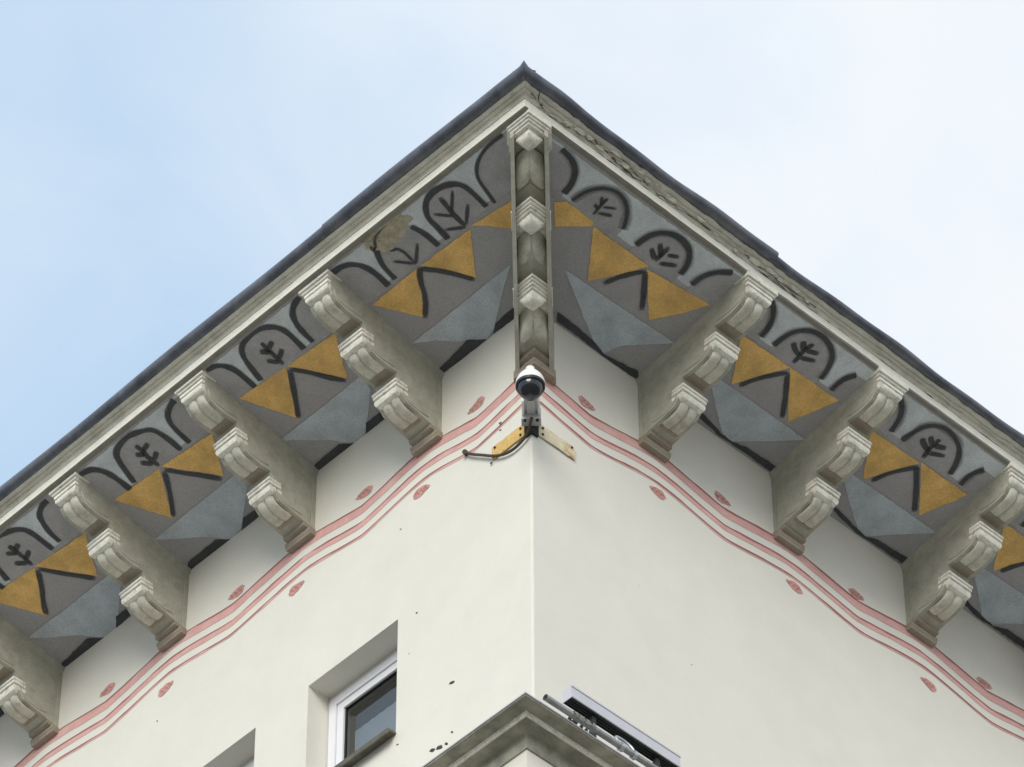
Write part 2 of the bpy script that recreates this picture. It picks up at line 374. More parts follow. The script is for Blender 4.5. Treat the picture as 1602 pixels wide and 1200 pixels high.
def wall_leaf(side, t, z, size, tilt):
    pa = wall_left if side == 'L' else wall_right
    n = 22; pts = []
    for i in range(n):
        a = 2*pi*i/n; r = 1+random.uniform(-.1,.1)
        x = cos(a)*size*r; y = sin(a)*size*.50*r*(1-.45*cos(a))
        pts.append((t+x*cos(tilt)-y*sin(tilt), z+x*sin(tilt)+y*cos(tilt)))
    lf = mesh('painted_leaf', [P(side,x,.003,y) for x,y in pts], [list(range(n))], 'leafpink', pa)
    # dark veins and stalk
    for k in range(6):
        x0 = -size*.7+k*size*.25
        a = (t+x0*cos(tilt), z+x0*sin(tilt)); b = (a[0]+size*.3*cos(tilt+(.9 if k%2 else -.9)), a[1]+size*.3*sin(tilt+(.9 if k%2 else -.9)))
        l_, r_ = ribbon2([a, b], .010)
        mesh('leaf_vein', [P(side,*[q[0], .0045, q[1]]) for q in l_+r_[::-1]], [(0,1,2,3)], 'pinkline', pa)
for t, z in ((.494,24.715),(1.528,24.70),(2.75,24.686),(4.033,24.705)): wall_leaf('L', t, z, .076, random.uniform(-.3,.1))
for t, z in ((.986,24.323),(2.154,24.308),(3.414,24.299),(4.70,24.30)): wall_leaf('L', t, z, .076, pi+random.uniform(-.3,.1))
for t, z in ((.48,24.70),(1.676,24.69),(2.902,24.665),(4.113,24.665)): wall_leaf('R', t, z, .072, random.uniform(-.2,.15))
for t, z in ((1.085,24.341),(2.305,24.344),(3.542,24.294)): wall_leaf('R', t, z, .072, pi+random.uniform(-.2,.1))
# chips and holes in the plaster
for side, t, z, s in (('L',1.176,24.123,.010),('L',1.016,23.286,.013),('L',.696,22.484,.026),('L',1.168,22.301,.012),('L',.275,24.33,.014),('L',3.485,24.059,.010),('L',1.079,22.986,.007),
                      ('L',.80,22.03,.035),('L',.86,22.05,.03),('L',.74,22.02,.02),('L',.69,22.08,.014),('R',1.336,23.023,.006),('R',.9,23.4,.004)):
    n = 11; pts = []; tl = random.uniform(.3,.8)
    for i in range(n):
        a = 2*pi*i/n; r = s*random.uniform(.75,1.1); x, y = r*cos(a), r*.5*sin(a)
        pts.append((t+x*cos(tl)-y*sin(tl), z+x*sin(tl)+y*cos(tl)))
    v = [P(side,x,.001,y) for x,y in pts] + [P(side,t,.004,z)]
    mesh('plaster_chip', v, [(i,(i+1)%n,n) for i in range(n)], 'crack', wall_left if side=='L' else wall_right)

# ------------------------------------------------------------------ soffits and their painting
def make_soffit(side):
    SE = 1.012
    v = [P(side,0,0,soffz(0)),P(side,-SE,SE,soffz(SE)),P(side,TW,SE,soffz(SE)),P(side,TW,0,soffz(0))]
    v2 = [(x,y,z+.08) for x,y,z in v]
    return mesh('soffit', v+v2, [(0,1,2,3),(4,5,6,7),(0,1,5,4),(1,2,6,5),(2,3,7,6),(3,0,4,7)], 'grey', HOUSE)
SOF = {'L': make_soffit('L'), 'R': make_soffit('R')}
SOF['L']['label'] = 'painted soffit over the wall with windows'; SOF['R']['label'] = 'painted soffit over the windowless wall'
def on_soffit(side, pts, lvl): return [P(side, t, o, soffz(o)-.0015*lvl) for t, o in pts]
def poly(side, name, pts, mat, lvl, jit=.004, feather=.0035, clip=True):
    pts = resample(pts+[pts[0]], .03)[:-1]
    pts = [(t+random.uniform(-jit,jit), o+random.uniform(-jit,jit)) for t, o in pts]
    n = len(pts); area = sum(pts[i][0]*pts[(i+1)%n][1]-pts[(i+1)%n][0]*pts[i][1] for i in range(n)); sg = 1 if area > 0 else -1
    outer = []
    for i in range(n):
        a, c = pts[i-1], pts[(i+1)%n]; dx, dy = c[0]-a[0], c[1]-a[1]; d = math.hypot(dx,dy) or 1
        outer.append((pts[i][0]+sg*dy/d*feather, pts[i][1]-sg*dx/d*feather))
    lim = lambda q: [(max(t, -o+.004) if clip else t, min(max(o,.001),(1.0 if side == 'L' else .978))) for t, o in q]
    pts, outer = lim(pts), lim(outer)
    return mesh(name, on_soffit(side, pts+outer, lvl), [list(range(n))]+[(i,(i+1)%n,n+(i+1)%n,n+i) for i in range(n)], mat, SOF[side], cover=[1.0]*n+[0.0]*n)
def stroke(side, name, pts, w, mat, lvl, smooth=2, jit=.10, feather=.009, dens=1.0):
    pts = resample(smooth_line(pts, smooth) if smooth else pts, .022)
    rows = []
    l_, r_ = ribbon2(pts, w, jit); cen = pts
    for L2, c, R2 in zip(l_, cen, r_):
        row = []
        for q, k in ((L2, 1), (L2, 0), (R2, 0), (R2, 1)):
            dx, dy = q[0]-c[0], q[1]-c[1]; d = math.hypot(dx,dy) or 1
            row.append((q[0]+dx/d*feather*(k-.35), min(max(q[1]+dy/d*feather*(k-.35), .002), (1.0 if side == 'L' else .978))))
        rows.append(row)
    n = len(rows); v = []; cv = []
    for i, row in enumerate(rows):
        v += on_soffit(side, row, lvl); e = dens*(.45 if i in (0, n-1) else random.uniform(.88,1)); cv += [0, e, e, 0]
    return mesh(name, v, [(4*i+k,4*i+k+1,4*i+k+5,4*i+k+4) for i in range(n-1) for k in range(3)], mat, SOF[side], cover=cv)
# painted motifs, measured on the soffit: GL/GR per bay (u along the bay, distance from the wall), CL/CR beside the corner (metres)
GL = {
    'arch': [[(0.696,0.714),(0.68,0.805),(0.661,0.9),(0.626,0.961),(0.576,0.989),(0.499,0.997),(0.425,0.977),(0.374,0.932),(0.353,0.873),(0.355,0.789),(0.361,0.7)],[(0.292,0.699),(0.286,0.797),(0.271,0.878),(0.237,0.939),(0.18,0.976),(0.133,0.986)],[(0.753,0.703),(0.751,0.797),(0.753,0.876),(0.775,0.936),(0.812,0.979),(0.879,1.0)]],
    'leaf': [[(0.524,0.704),(0.517,0.797),(0.516,0.863),(0.511,0.91)],[(0.518,0.821),(0.561,0.869)],[(0.51,0.846),(0.457,0.872)],[(0.515,0.753),(0.452,0.79)],[(0.53,0.734),(0.578,0.794)]],
    'orange': [[(0.515,0.68),(0.157,0.655),(0.324,0.368)],[(0.528,0.683),(0.877,0.713),(0.729,0.37)]],
    'stroke': [[(0.521,0.652),(0.601,0.534),(0.664,0.442),(0.722,0.364)],[(0.519,0.655),(0.456,0.565),(0.407,0.469),(0.339,0.36)]],
    'blue': [[(0.917,0.322),(0.59,0.322),(0.253,0.328),(0.278,0.218),(0.513,0.005),(0.608,-0.006),(0.701,0.12),(0.823,0.238)]],
    'bar': [[(0.934,0.016),(0.903,0.044),(0.68,0.058),(0.608,-0.006),(0.914,-0.01)],[(0.515,0.003),(0.457,0.057),(0.295,0.058),(0.319,0.008),(0.507,-0.005)]],
}
GR = {
    'arch': [[(0.331,0.719),(0.336,0.799),(0.357,0.875),(0.398,0.927),(0.456,0.958),(0.528,0.958),(0.596,0.928),(0.643,0.88),(0.674,0.801),(0.686,0.721)],[(0.124,0.952),(0.177,0.911),(0.217,0.841),(0.233,0.78),(0.238,0.717)],[(0.782,0.7),(0.78,0.775),(0.792,0.834),(0.823,0.883)]],
    'leaf': [[(0.496,0.701),(0.487,0.784),(0.486,0.844)],[(0.489,0.768),(0.441,0.78),(0.402,0.813)],[(0.485,0.809),(0.437,0.859)],[(0.488,0.834),(0.496,0.883)],[(0.49,0.817),(0.564,0.851)],[(0.499,0.756),(0.583,0.8)]],
    'orange': [[(0.146,0.655),(0.501,0.667),(0.327,0.349)],[(0.502,0.668),(0.865,0.675),(0.743,0.357)]],
    'stroke': [[(0.367,0.367),(0.399,0.452),(0.442,0.529),(0.515,0.629)],[(0.513,0.627),(0.603,0.507),(0.699,0.359)]],
    'blue': [[(0.237,0.267),(0.253,0.327),(0.57,0.332),(0.901,0.329),(0.74,0.172),(0.59,0.032),(0.522,0.033),(0.36,0.164)]],
    'bar': [[(0.307,0.047),(0.332,0.075),(0.503,0.035),(0.597,0.031),(0.678,0.057),(0.931,0.067),(0.922,0.02),(0.588,0.019),(0.51,0.015)]],
}
CL = {
    'arch': [[(0.033,0.675),(0.022,0.773),(0.02,0.869),(-0.043,0.946),(-0.122,0.977),(-0.219,0.969),(-0.299,0.929),(-0.332,0.873),(-0.331,0.785),(-0.325,0.685)],[(0.507,0.685),(0.5,0.795),(0.457,0.892),(0.422,0.927)],[(0.144,0.891),(0.115,0.802),(0.115,0.679)],[(0.578,0.678),(0.571,0.772),(0.582,0.864),(0.63,0.937),(0.702,0.972),(0.781,0.973)]],
    'thin': [[(-0.384,0.668),(-0.407,0.77),(-0.43,0.864),(-0.487,0.928),(-0.572,0.969),(-0.666,0.986),(-0.784,0.982)]],
    'leaf': [[(-0.118,0.671),(-0.125,0.78),(-0.151,0.92)]],
    'leafthin': [[(-0.135,0.804),(-0.249,0.903)],[(-0.116,0.771),(-0.031,0.859)],[(-0.131,0.677),(-0.249,0.773)],[(-0.117,0.664),(-0.001,0.737)],[(0.324,0.681),(0.314,0.821),(0.38,0.854)],[(0.324,0.681),(0.204,0.778)],[(0.324,0.681),(0.421,0.787)]],
    'orange': [[(-0.155,0.648),(-0.508,0.612),(-0.34,0.452),(-0.248,0.562)],[(0.312,0.651),(-0.129,0.638),(0.115,0.365),(0.192,0.512)],[(0.336,0.655),(0.762,0.648),(0.576,0.373)]],
    'stroke': [[(0.332,0.641),(0.231,0.534),(0.125,0.362)],[(0.325,0.645),(0.39,0.587),(0.462,0.465),(0.58,0.366)]],
    'patch': [[(0.489,0.993),(0.404,1.028),(0.29,1.031),(0.195,1.032),(0.115,0.99),(0.094,0.931),(0.16,0.905),(0.25,0.866),(0.339,0.841),(0.406,0.881),(0.456,0.907),(0.489,0.935)]],
    'blue': [[(0.788,0.287),(0.337,0.288),(-0.136,0.295),(0.012,0.215),(0.306,0.03),(0.397,0.005),(0.536,0.102),(0.657,0.209)]],
    'bar': [[(0.817,0.038),(0.494,0.08),(0.394,0.003),(0.829,0.004)],[(0.331,0.007),(0.265,0.052),(0.088,0.06),(0.151,0.001)]],
}
CR = {
    'arch': [[(0.213,0.727),(0.229,0.828),(0.283,0.899),(0.371,0.936),(0.473,0.924),(0.541,0.882),(0.584,0.802),(0.59,0.741)],[(-0.641,0.951),(-0.541,0.937),(-0.46,0.889),(-0.414,0.805),(-0.408,0.726)],[(0.7,0.73),(0.714,0.825),(0.766,0.899),(0.848,0.952)]],
    'thin': [[(-0.332,0.72),(-0.311,0.824),(-0.247,0.903),(-0.161,0.939),(-0.066,0.923),(0.006,0.867),(0.055,0.793),(0.066,0.76)]],
    'leaf': [[(0.394,0.714),(0.391,0.844)],[(0.403,0.759),(0.325,0.83)],[(0.383,0.725),(0.305,0.769)],[(0.423,0.793),(0.495,0.829)],[(0.425,0.719),(0.529,0.776)]],
    'leafthin': [[(-0.155,0.726),(-0.166,0.81),(-0.166,0.869)],[(-0.166,0.81),(-0.204,0.854)],[(-0.161,0.777),(-0.203,0.785)],[(-0.147,0.802),(-0.07,0.846)],[(-0.14,0.752),(-0.054,0.793)]],
    'orange': [[(-0.407,0.644),(-0.357,0.692),(-0.119,0.688),(-0.096,0.665),(-0.287,0.519)],[(-0.093,0.662),(0.39,0.664),(0.274,0.492),(0.158,0.357)],[(0.395,0.64),(0.9,0.692),(0.826,0.566),(0.672,0.377)]],
    'stroke': [[(0.25,0.398),(0.312,0.526),(0.401,0.626)],[(0.398,0.623),(0.488,0.522),(0.584,0.402)]],
    'blue': [[(-0.023,0.329),(0.427,0.334),(0.929,0.352),(0.663,0.128),(0.62,0.017),(0.496,0.053),(0.186,0.218)]],
    'bar': [[(0.165,0.071),(0.326,0.066),(0.49,0.052),(0.62,0.017),(0.888,0.056),(0.936,0.007),(0.643,0.005),(0.373,0.018),(0.215,0.019)]],
}
for side in 'LR':
    x0 = -.70
    poly(side, 'pale_band', [(-.705,.705),(-.97,.97),(TW,.97),(TW,.70)] if side == 'R' else [(-.705,.705),(-.995,.995),(TW,.995),(TW,.70)], 'pale', 1, jit=.003)
def bay(side, D, f, w=.033, halo=False):
    m = lambda pts: [f(p) for p in pts]
    for k, a in enumerate(D['arch']+D.get('thin',[])):
        thin = k >= len(D['arch'])
        pts = smooth_line(m(a), 2); p0, p1 = pts[0], pts[-1]
        if abs(p0[1]-p1[1]) < .15 and abs(p0[0]-p1[0]) > .2: fill = pts + [(p1[0], .67), (p0[0], .67)]
        else:
            # half an arch that runs on behind a bracket: the foot is the end nearer the wall
            ft, tp = (p0, p1) if p0[1] < p1[1] else (p1, p0)
            dirn = 1 if tp[0] > ft[0] else -1
            far = ft[0]+dirn*(.46 if ft[0] < 0 else .33)
            fill = (pts if ft == p0 else pts[::-1]) + [(far, tp[1]), (far, .67), (ft[0], .67)]
        if not ('patch' in D and k in (1,2)): poly(side, 'arch_field', fill, 'archfill', 2, jit=.001, clip=True)
        if halo: stroke(side, 'arch_overspray', m(a), w*1.5 if not thin else w*1.7, 'halo', 3, feather=.022, dens=.75)
        stroke(side, 'arch_outline', m(a), (w*1.12 if not halo else w*1.02) if not thin else w*.62, 'ink', 4)
    if 'patch' in D:
        poly(side, 'arch_field', m([(.507,.67),(.5,.795),(.457,.892),(.40,.95),(.28,.985),(.19,.95),(.144,.891),(.115,.802),(.115,.67)]), 'archfill', 2, jit=.002)
    for a in D['leaf']: stroke(side, 'leaf_stroke', m(a), .031, 'ink', 4, 1)
    for a in D.get('leafthin', []): stroke(side, 'leaf_stroke', m(a), .018, 'ink', 4, 1)
    for a in D['orange']: poly(side, 'ochre_triangle', m(a), 'orange', 3, jit=.0035)
    for a in D['blue']: poly(side, 'blue_sail', m(a), 'blue', 3, jit=.002)
    for a in D['bar']: poly(side, 'dark_bar', m(a), 'ink', 4, jit=.003)
    for a in D['stroke']: stroke(side, 'chevron_stroke', m(a), .033, 'ink', 5, 1)
for i in range(4):
    a, b = BL[i], BL[i+1]; sk = random.uniform(-.05,.05)*(i>0); gr = 1+random.uniform(-.025,.012)*(i>0)
    bay('L', GL, lambda p: (a+(b-a)*(p[0]+sk*(p[1]-.5))+random.uniform(-.009,.009)*(i>0), p[1]*gr+random.uniform(-.008,.008)*(i>0)))
for i in range(3):
    a, b = BR[i], BR[i+1]; sk = random.uniform(-.05,.05)*(i>0); gr = 1+random.uniform(-.025,.012)*(i>0)
    bay('R', GR, lambda p: (a+(b-a)*(p[0]+sk*(p[1]-.5))+random.uniform(-.009,.009)*(i>0), p[1]*gr+random.uniform(-.006,.006)*(i>0)), halo=True, w=.029)
bay('L', CL, lambda p: p); bay('R', CR, lambda p: p, halo=True, w=.031)
# patch of bare, crumbling plaster on the left soffit
c0 = CL['patch'][0]; cx = sum(p[0] for p in c0)/len(c0); cy = sum(p[1] for p in c0)/len(c0)
v = []; f = []; rings = 7; pr = resample(c0+[c0[0]], .02)[:-1]; n = len(pr)
jr = [random.uniform(-.015,.015) for _ in pr]
for k in range(rings):
    q = 1-k/rings
    for i, (t, o) in enumerate(pr):
        tt = cx+(t-cx)*q+jr[i]*q; oo = min(cy+(o-cy)*q+jr[(i*3)%n]*q, 1.018)
        v.append(P('L', tt, oo, soffz(oo)-.003-(.0 if k == 0 else random.uniform(0,.007))))
v.append(P('L', cx, cy, soffz(cy)-.012))
for k in range(rings-1):
    for i in range(n): f.append((k*n+i, k*n+(i+1)%n, (k+1)*n+(i+1)%n, (k+1)*n+i))
f += [((rings-1)*n+i, (rings-1)*n+(i+1)%n, rings*n) for i in range(n)]
pt_ = mesh('bare_patch', v, f, 'patch', SOF['L']); pt_['label'] = 'crumbling patch where the soffit paint has fallen off'
stroke('L', 'patch_crack', [(.43,.925),(.38,.985),(.30,1.0),(.24,1.005)], .013, 'ink', 9, 1, .3)
stroke('L', 'patch_crack', [(.43,.92),(.46,.93),(.44,.96)], .010, 'ink', 9, 1, .3)

# ------------------------------------------------------------------ cornice and eaves edge
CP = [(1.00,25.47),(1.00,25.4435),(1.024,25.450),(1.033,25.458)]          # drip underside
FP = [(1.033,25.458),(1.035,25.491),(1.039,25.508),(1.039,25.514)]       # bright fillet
KP = [(o-.027, z+.046) for o, z in [(1.066,25.468),(1.072,25.4685),(1.078,25.478),(1.088,25.483),(1.081,25.486),(1.081,25.490),(1.097,25.494),(1.108,25.500),(1.101,25.503),(1.101,25.507),(1.116,25.510),(1.125,25.514),(1.135,25.521),(1.135,25.56)]]
def sweep(side, prof, name, mat, n=60, jit=.0, parent=HOUSE, smooth=True, auto=35):
    v = []; f = []; s = 1 if side == 'L' else -1
    js = [[random.uniform(-jit,jit) for _ in prof] for _ in range(n+1)]
    m = len(prof)
    for k in range(n+1):
        for j, (o, z) in enumerate(prof):
            t = -o + (TW+o)*(k/n)**1.25
            bow = s*.0175*min(1, max(0, (t+o)/2.0))
            v.append(P(side, t, o+bow+js[k][j]*(k>0), z+js[k][j]*.6*(k>0)))
    for k in range(n):
        for j in range(m-1): f.append((k*m+j, k*m+j+1, (k+1)*m+j+1, (k+1)*m+j))
    return mesh(name, v, f, mat, parent, smooth=smooth, auto=auto)
COR = {}
for side in 'LR':
    COR[side] = sweep(side, KP, 'cornice', 'cornice', jit=.0012 if side == 'L' else .0055, n=120 if side == 'L' else 220)
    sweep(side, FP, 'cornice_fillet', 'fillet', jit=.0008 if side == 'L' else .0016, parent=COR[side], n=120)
    sweep(side, CP, 'cornice_drip', 'dripshade', parent=COR[side])
COR['L']['label'] = 'moulded eaves cornice in sound plaster'
COR['R']['label'] = 'moulded eaves cornice with cracked and flaking plaster'
# eaves sheet metal, in overlapping lengths
def eaves_sheet(side, t0, t1, lift, seed, mit=False, th=1.0):
    rnd = random.Random(seed); n = max(8, int((t1-t0)/.07)); v = []; f = []; s = 1 if side == 'L' else -1
    prof = [(1.10,25.535),(1.135,25.524),(1.165,25.527),(1.186,25.540),(1.196,25.562),(1.195,25.588),(1.182,25.604),(1.05,25.665)]
    prof0 = prof; th1 = th; m = len(prof); ph = rnd.uniform(0,6)
    for k in range(n+1):
        t = t0+(t1-t0)*k/n; th = 1+(th1-1)*min(1, k/8) if mit else th1
        prof = [(1.135+(o-1.135)*th-.027, 25.524+(z-25.524)*th+.046) if o > 1.06 else (o-.027, z+.046-(1-th)*.08) for o, z in prof0]
        wob = .005*sin(t*4.1+ph)+.003*sin(t*9.7+2*ph) if side == 'R' else .004*sin(t*3.1+ph)
        wob *= min(1, k/5) if mit else 1
        for o, z in prof:
            oo = o+lift*(min(1, k/4) if mit else 1)+s*.006*min(1,max(0,t+1.2)/2)+(wob if o > 1.125 else wob*.3)
            if mit and k == 0: oo += .016 if o > 1.12 else 0
            tt = -oo if (mit and k == 0) else t
            v.append(P(side, tt, oo, z+lift*.5*(min(1, k/4) if mit else 1)+wob*.6*(o > 1.10)))
    for k in range(n):
        for j in range(m-1): f.append((k*m+j,k*m+j+1,(k+1)*m+j+1,(k+1)*m+j))
    return mesh('eaves_sheet', v, f, 'metal', HOUSE, smooth=True, auto=50)
eaves_sheet('L', -1.2, .66, .006, 3, True); eaves_sheet('L', .62, 3.9, .0, 4); eaves_sheet('L', 3.86, 7.4, .005, 5); eaves_sheet('L', 7.36, TW, .0, 8)
eaves_sheet('R', -1.2, 1.06, .003, 6, True, .78); eaves_sheet('R', 1.02, 4.1, .0, 2, False, .66); eaves_sheet('R', 4.06, 8.0, .003, 7, False, .70); eaves_sheet('R', 7.96, TW, .0, 9, False, .7)
# cracks, flakes and stumps of plaster on the right cornice
def corp(t, s):      # a point on the right cornice, s = 0 at the fillet, 1 under the metal
    k = s*(len(KP)-2); i = min(int(k), len(KP)-3); q = k-i
    o = KP[i][0]*(1-q)+KP[i+1][0]*q; z = KP[i][1]*(1-q)+KP[i+1][1]*q
    return o-.0175*min(1,max(0,(t+o)/2))+.002, z
def cor_ribbon(pts, w, mat, name):
    pts = resample(pts, .03); pts = [(t+random.uniform(-.008,.008), min(1,max(.0,s+random.uniform(-.05,.05)))) for t, s in pts]
    v = []; f = []
    for i, (t, s) in enumerate(pts):
        o, z = corp(t, s); ww = w*random.uniform(.15,1.0)
        a = pts[max(0,i-1)]; b = pts[min(len(pts)-1,i+1)]
        vert = abs(b[1]-a[1])*.09 > abs(b[0]-a[0])
        if vert: v += [P('R',t-ww/2,o+.004,z-.003), P('R',t+ww/2,o+.004,z-.003)]
        else: v += [P('R',t,o+.004+ww*.35,z-.003+ww*.3), P('R',t,o+.004-ww*.35,z-.003-ww*.3)]
    f = [(2*i,2*i+1,2*i+3,2*i+2) for i in range(len(pts)-1)]
    return mesh(name, v, f, mat, COR['R'])
cor_ribbon([(-.98,.95),(-.97,.6),(-.93,.35),(-.90,.1)], .012, 'crack', 'crack')
cor_ribbon([(-.97,.5),(-1.02,.55)], .010, 'crack', 'crack')
cor_ribbon([(-.90,.1),(-.7,.12),(-.5,.3),(-.38,.35)], .007, 'crack', 'crack')
cor_ribbon([(-.48,.55),(-.36,.5),(-.28,.2),(-.12,.1),(-.04,.12)], .014, 'crack', 'crack')
cor_ribbon([(-.36,.55),(-.2,.6),(-.05,.35),(.04,.12),(.3,.2),(.55,.3)], .009, 'crack', 'crack')
cor_ribbon([(.85,.5),(.95,.3),(1.05,.35),(1.3,.25),(1.5,.3)], .010, 'crack', 'crack')
cor_ribbon([(1.0,.1),(1.2,.12),(1.45,.1)], .008, 'crack', 'crack')
def flake(t, s, w, h, th=.012):
    n = 9; v = []; w0 = []
    for i in range(n):
        a = 2*pi*i/n; r = random.uniform(.7,1.15)
        tt = t+w*r*cos(a); ss = min(.98,max(.05,s+h*r*sin(a))); o, z = corp(tt, ss); w0.append((tt,o,z))
    v = [P('R',tt,o+.001,z-.001) for tt,o,z in w0]+[P('R',t+(tt-t)*.8,o+th*.8,z-th*.6) for tt,o,z in w0]
    mesh('plaster_flake', v, [(i,(i+1)%n,n+(i+1)%n,n+i) for i in range(n)]+[list(range(n,2*n))], 'cornice', COR['R'])
for q in ((-.60,.45,.05,.25),(-.52,.55,.03,.2),(-.7,.35,.04,.2),(-.42,.35,.05,.15),(-.2,.4,.04,.2),(.2,.5,.05,.25),(.45,.6,.05,.2),(.6,.35,.03,.15),(1.3,.6,.05,.2),(-.10,.75,.05,.2),(-.02,.6,.035,.2),(.05,.7,.03,.15),(.95,.45,.06,.25),(1.08,.6,.05,.2),(1.18,.4,.025,.15),(.78,.2,.02,.1),(1.42,.35,.03,.15),(-.3,.7,.06,.2)): flake(*q)

# ------------------------------------------------------------------ brackets
def Mst(u, o, z, back=0): return (u, -(o-back), z)
CO = .03
def Mch(u, o, z, back=0):
    x, y = -o+CO/2+back, -o-CO/2+back
    return (x, y-u if u < 0 else y, z) if u < 0 else (x+u, y, z)
def slab(mp, prof, back, name, mat, parent, smooth=True, auto=40):
    """moulded block; prof = [(o, z, halfwidth)] from top to bottom, with returns on both sides"""
    ch = mp is Mch; v = []; f = []
    for o, z, h in prof:
        row = [mp(-h,o,z,back), mp(-h,o,z)]
        if ch: row.append(mp(0,o,z))
        row += [mp(h,o,z), mp(h,o,z,back)]
        v += row
    k = 5 if ch else 4; n = len(prof)
    for i in range(n-1):
        for j in range(k-1): f.append((i*k+j,i*k+j+1,(i+1)*k+j+1,(i+1)*k+j))
        f.append((i*k+k-1, i*k, (i+1)*k, (i+1)*k+k-1))
    f += [list(range(k)), list(range((n-1)*k, n*k))]
    return mesh(name, v, f, mat, parent, smooth=smooth, auto=auto)
def prism(mp, prof, h, name, mat, parent):
    ch = mp is Mch; us = (-h,0,h) if ch else (-h,h); n = len(prof); v = []; f = []
    for u in us: v += [mp(u,o,z) for o, z in prof]
    for s in range(len(us)-1):
        for i in range(n): f.append((s*n+i, s*n+(i+1)%n, (s+1)*n+(i+1)%n, (s+1)*n+i))
    f += [list(range(n)), list(range((len(us)-1)*n, len(us)*n))]
    return mesh(name, v, f, mat, parent)
def scroll(mp, path, h, depth, name, mat, parent, ribs=2):
    """rounded ribs side by side swept along a convex curve"""
    path = smooth_line(path, 2); m = 24; v = []; f = []; n = len(path)
    for i, (o, z) in enumerate(path):
        a = path[max(0,i-1)]; b = path[min(n-1,i+1)]; do, dz = b[0]-a[0], b[1]-a[1]; d = math.hypot(do,dz)
        no, nz = -dz/d, do/d                       # outward-down normal of the curve
        if nz > 0: no, nz = -no, -nz
        row = []
        for j in range(m+1):
            u = -1+2*j/m; ph = (u+1)/2*ribs; ph -= int(ph) if ph < ribs else ribs-1
            hgt = depth*(max(0, 1-(2*ph-1)**2))**.5 - .012
            row.append(mp(u*h, o+no*hgt, z+nz*hgt))
        v += row
    k = m+1
    for i in range(n-1):
        for j in range(m): f.append((i*k+j,i*k+j+1,(i+1)*k+j+1,(i+1)*k+j))
    # end cap so that the scroll ends in a lip
    base = len(v); o, z = path[-1]
    v += [mp((-1+2*j/m)*h, o-.004, z+.03) for j in range(k)]
    f += [((n-1)*k+j, (n-1)*k+j+1, base+j+1, base+j) for j in range(m)]
    return mesh(name, v, f, mat, parent, smooth=True, auto=60)
def cap_prof(o, z, hb, k, big, ch=False):
    if ch:
        q = [(0,.03 if big else .005),(0,-.011),(-.013,-.012),(-.013,-.026),(-.026,-.027),(-.026,-.042),(-.040,-.044),(-.040,-.058)]
        return [(o+a, z+c, (hb if big else .145)+(.052+a)*k) for a, c in q]
    if big: q = [(0,.03),(0,-.016),(-.015,-.017),(-.015,-.034),(-.027,-.035),(-.026,-.063),(-.042,-.065),(-.031,-.074),(-.033,-.094),(-.041,-.110),(-.056,-.118)]
    else: q = [(0,.005),(0,-.014),(-.008,-.015),(-.008,-.040),(-.028,-.043),(-.016,-.052),(-.015,-.074),(-.024,-.092),(-.044,-.100)]
    return [(o+a, z+b, hb+(q[-1][0]*-1+a)*k) for a, b in q]
BODY = [(0,24.72),(.13,24.748),(.20,24.762),(.30,24.785),(.345,24.825),(.36,24.86),(.36,24.955),(.385,24.992),(.455,24.992),(.52,25.0),(.60,25.025),(.64,25.065),(.655,25.10),(.655,25.195),(.68,25.234),(.76,25.234),(.82,25.24),(.90,25.265),(.94,25.305),(.955,25.34),(.955,25.455),(0,25.262)]
PATHS = [[(.950,25.33),(.944,25.29),(.920,25.258),(.875,25.238),(.815,25.229),(.756,25.229)],
         [(.645,25.075),(.638,25.045),(.615,25.015),(.575,24.997),(.52,24.988),(.462,24.988)],
         [(.350,24.835),(.343,24.805),(.320,24.775),(.28,24.757),(.225,24.747),(.168,24.748)]]
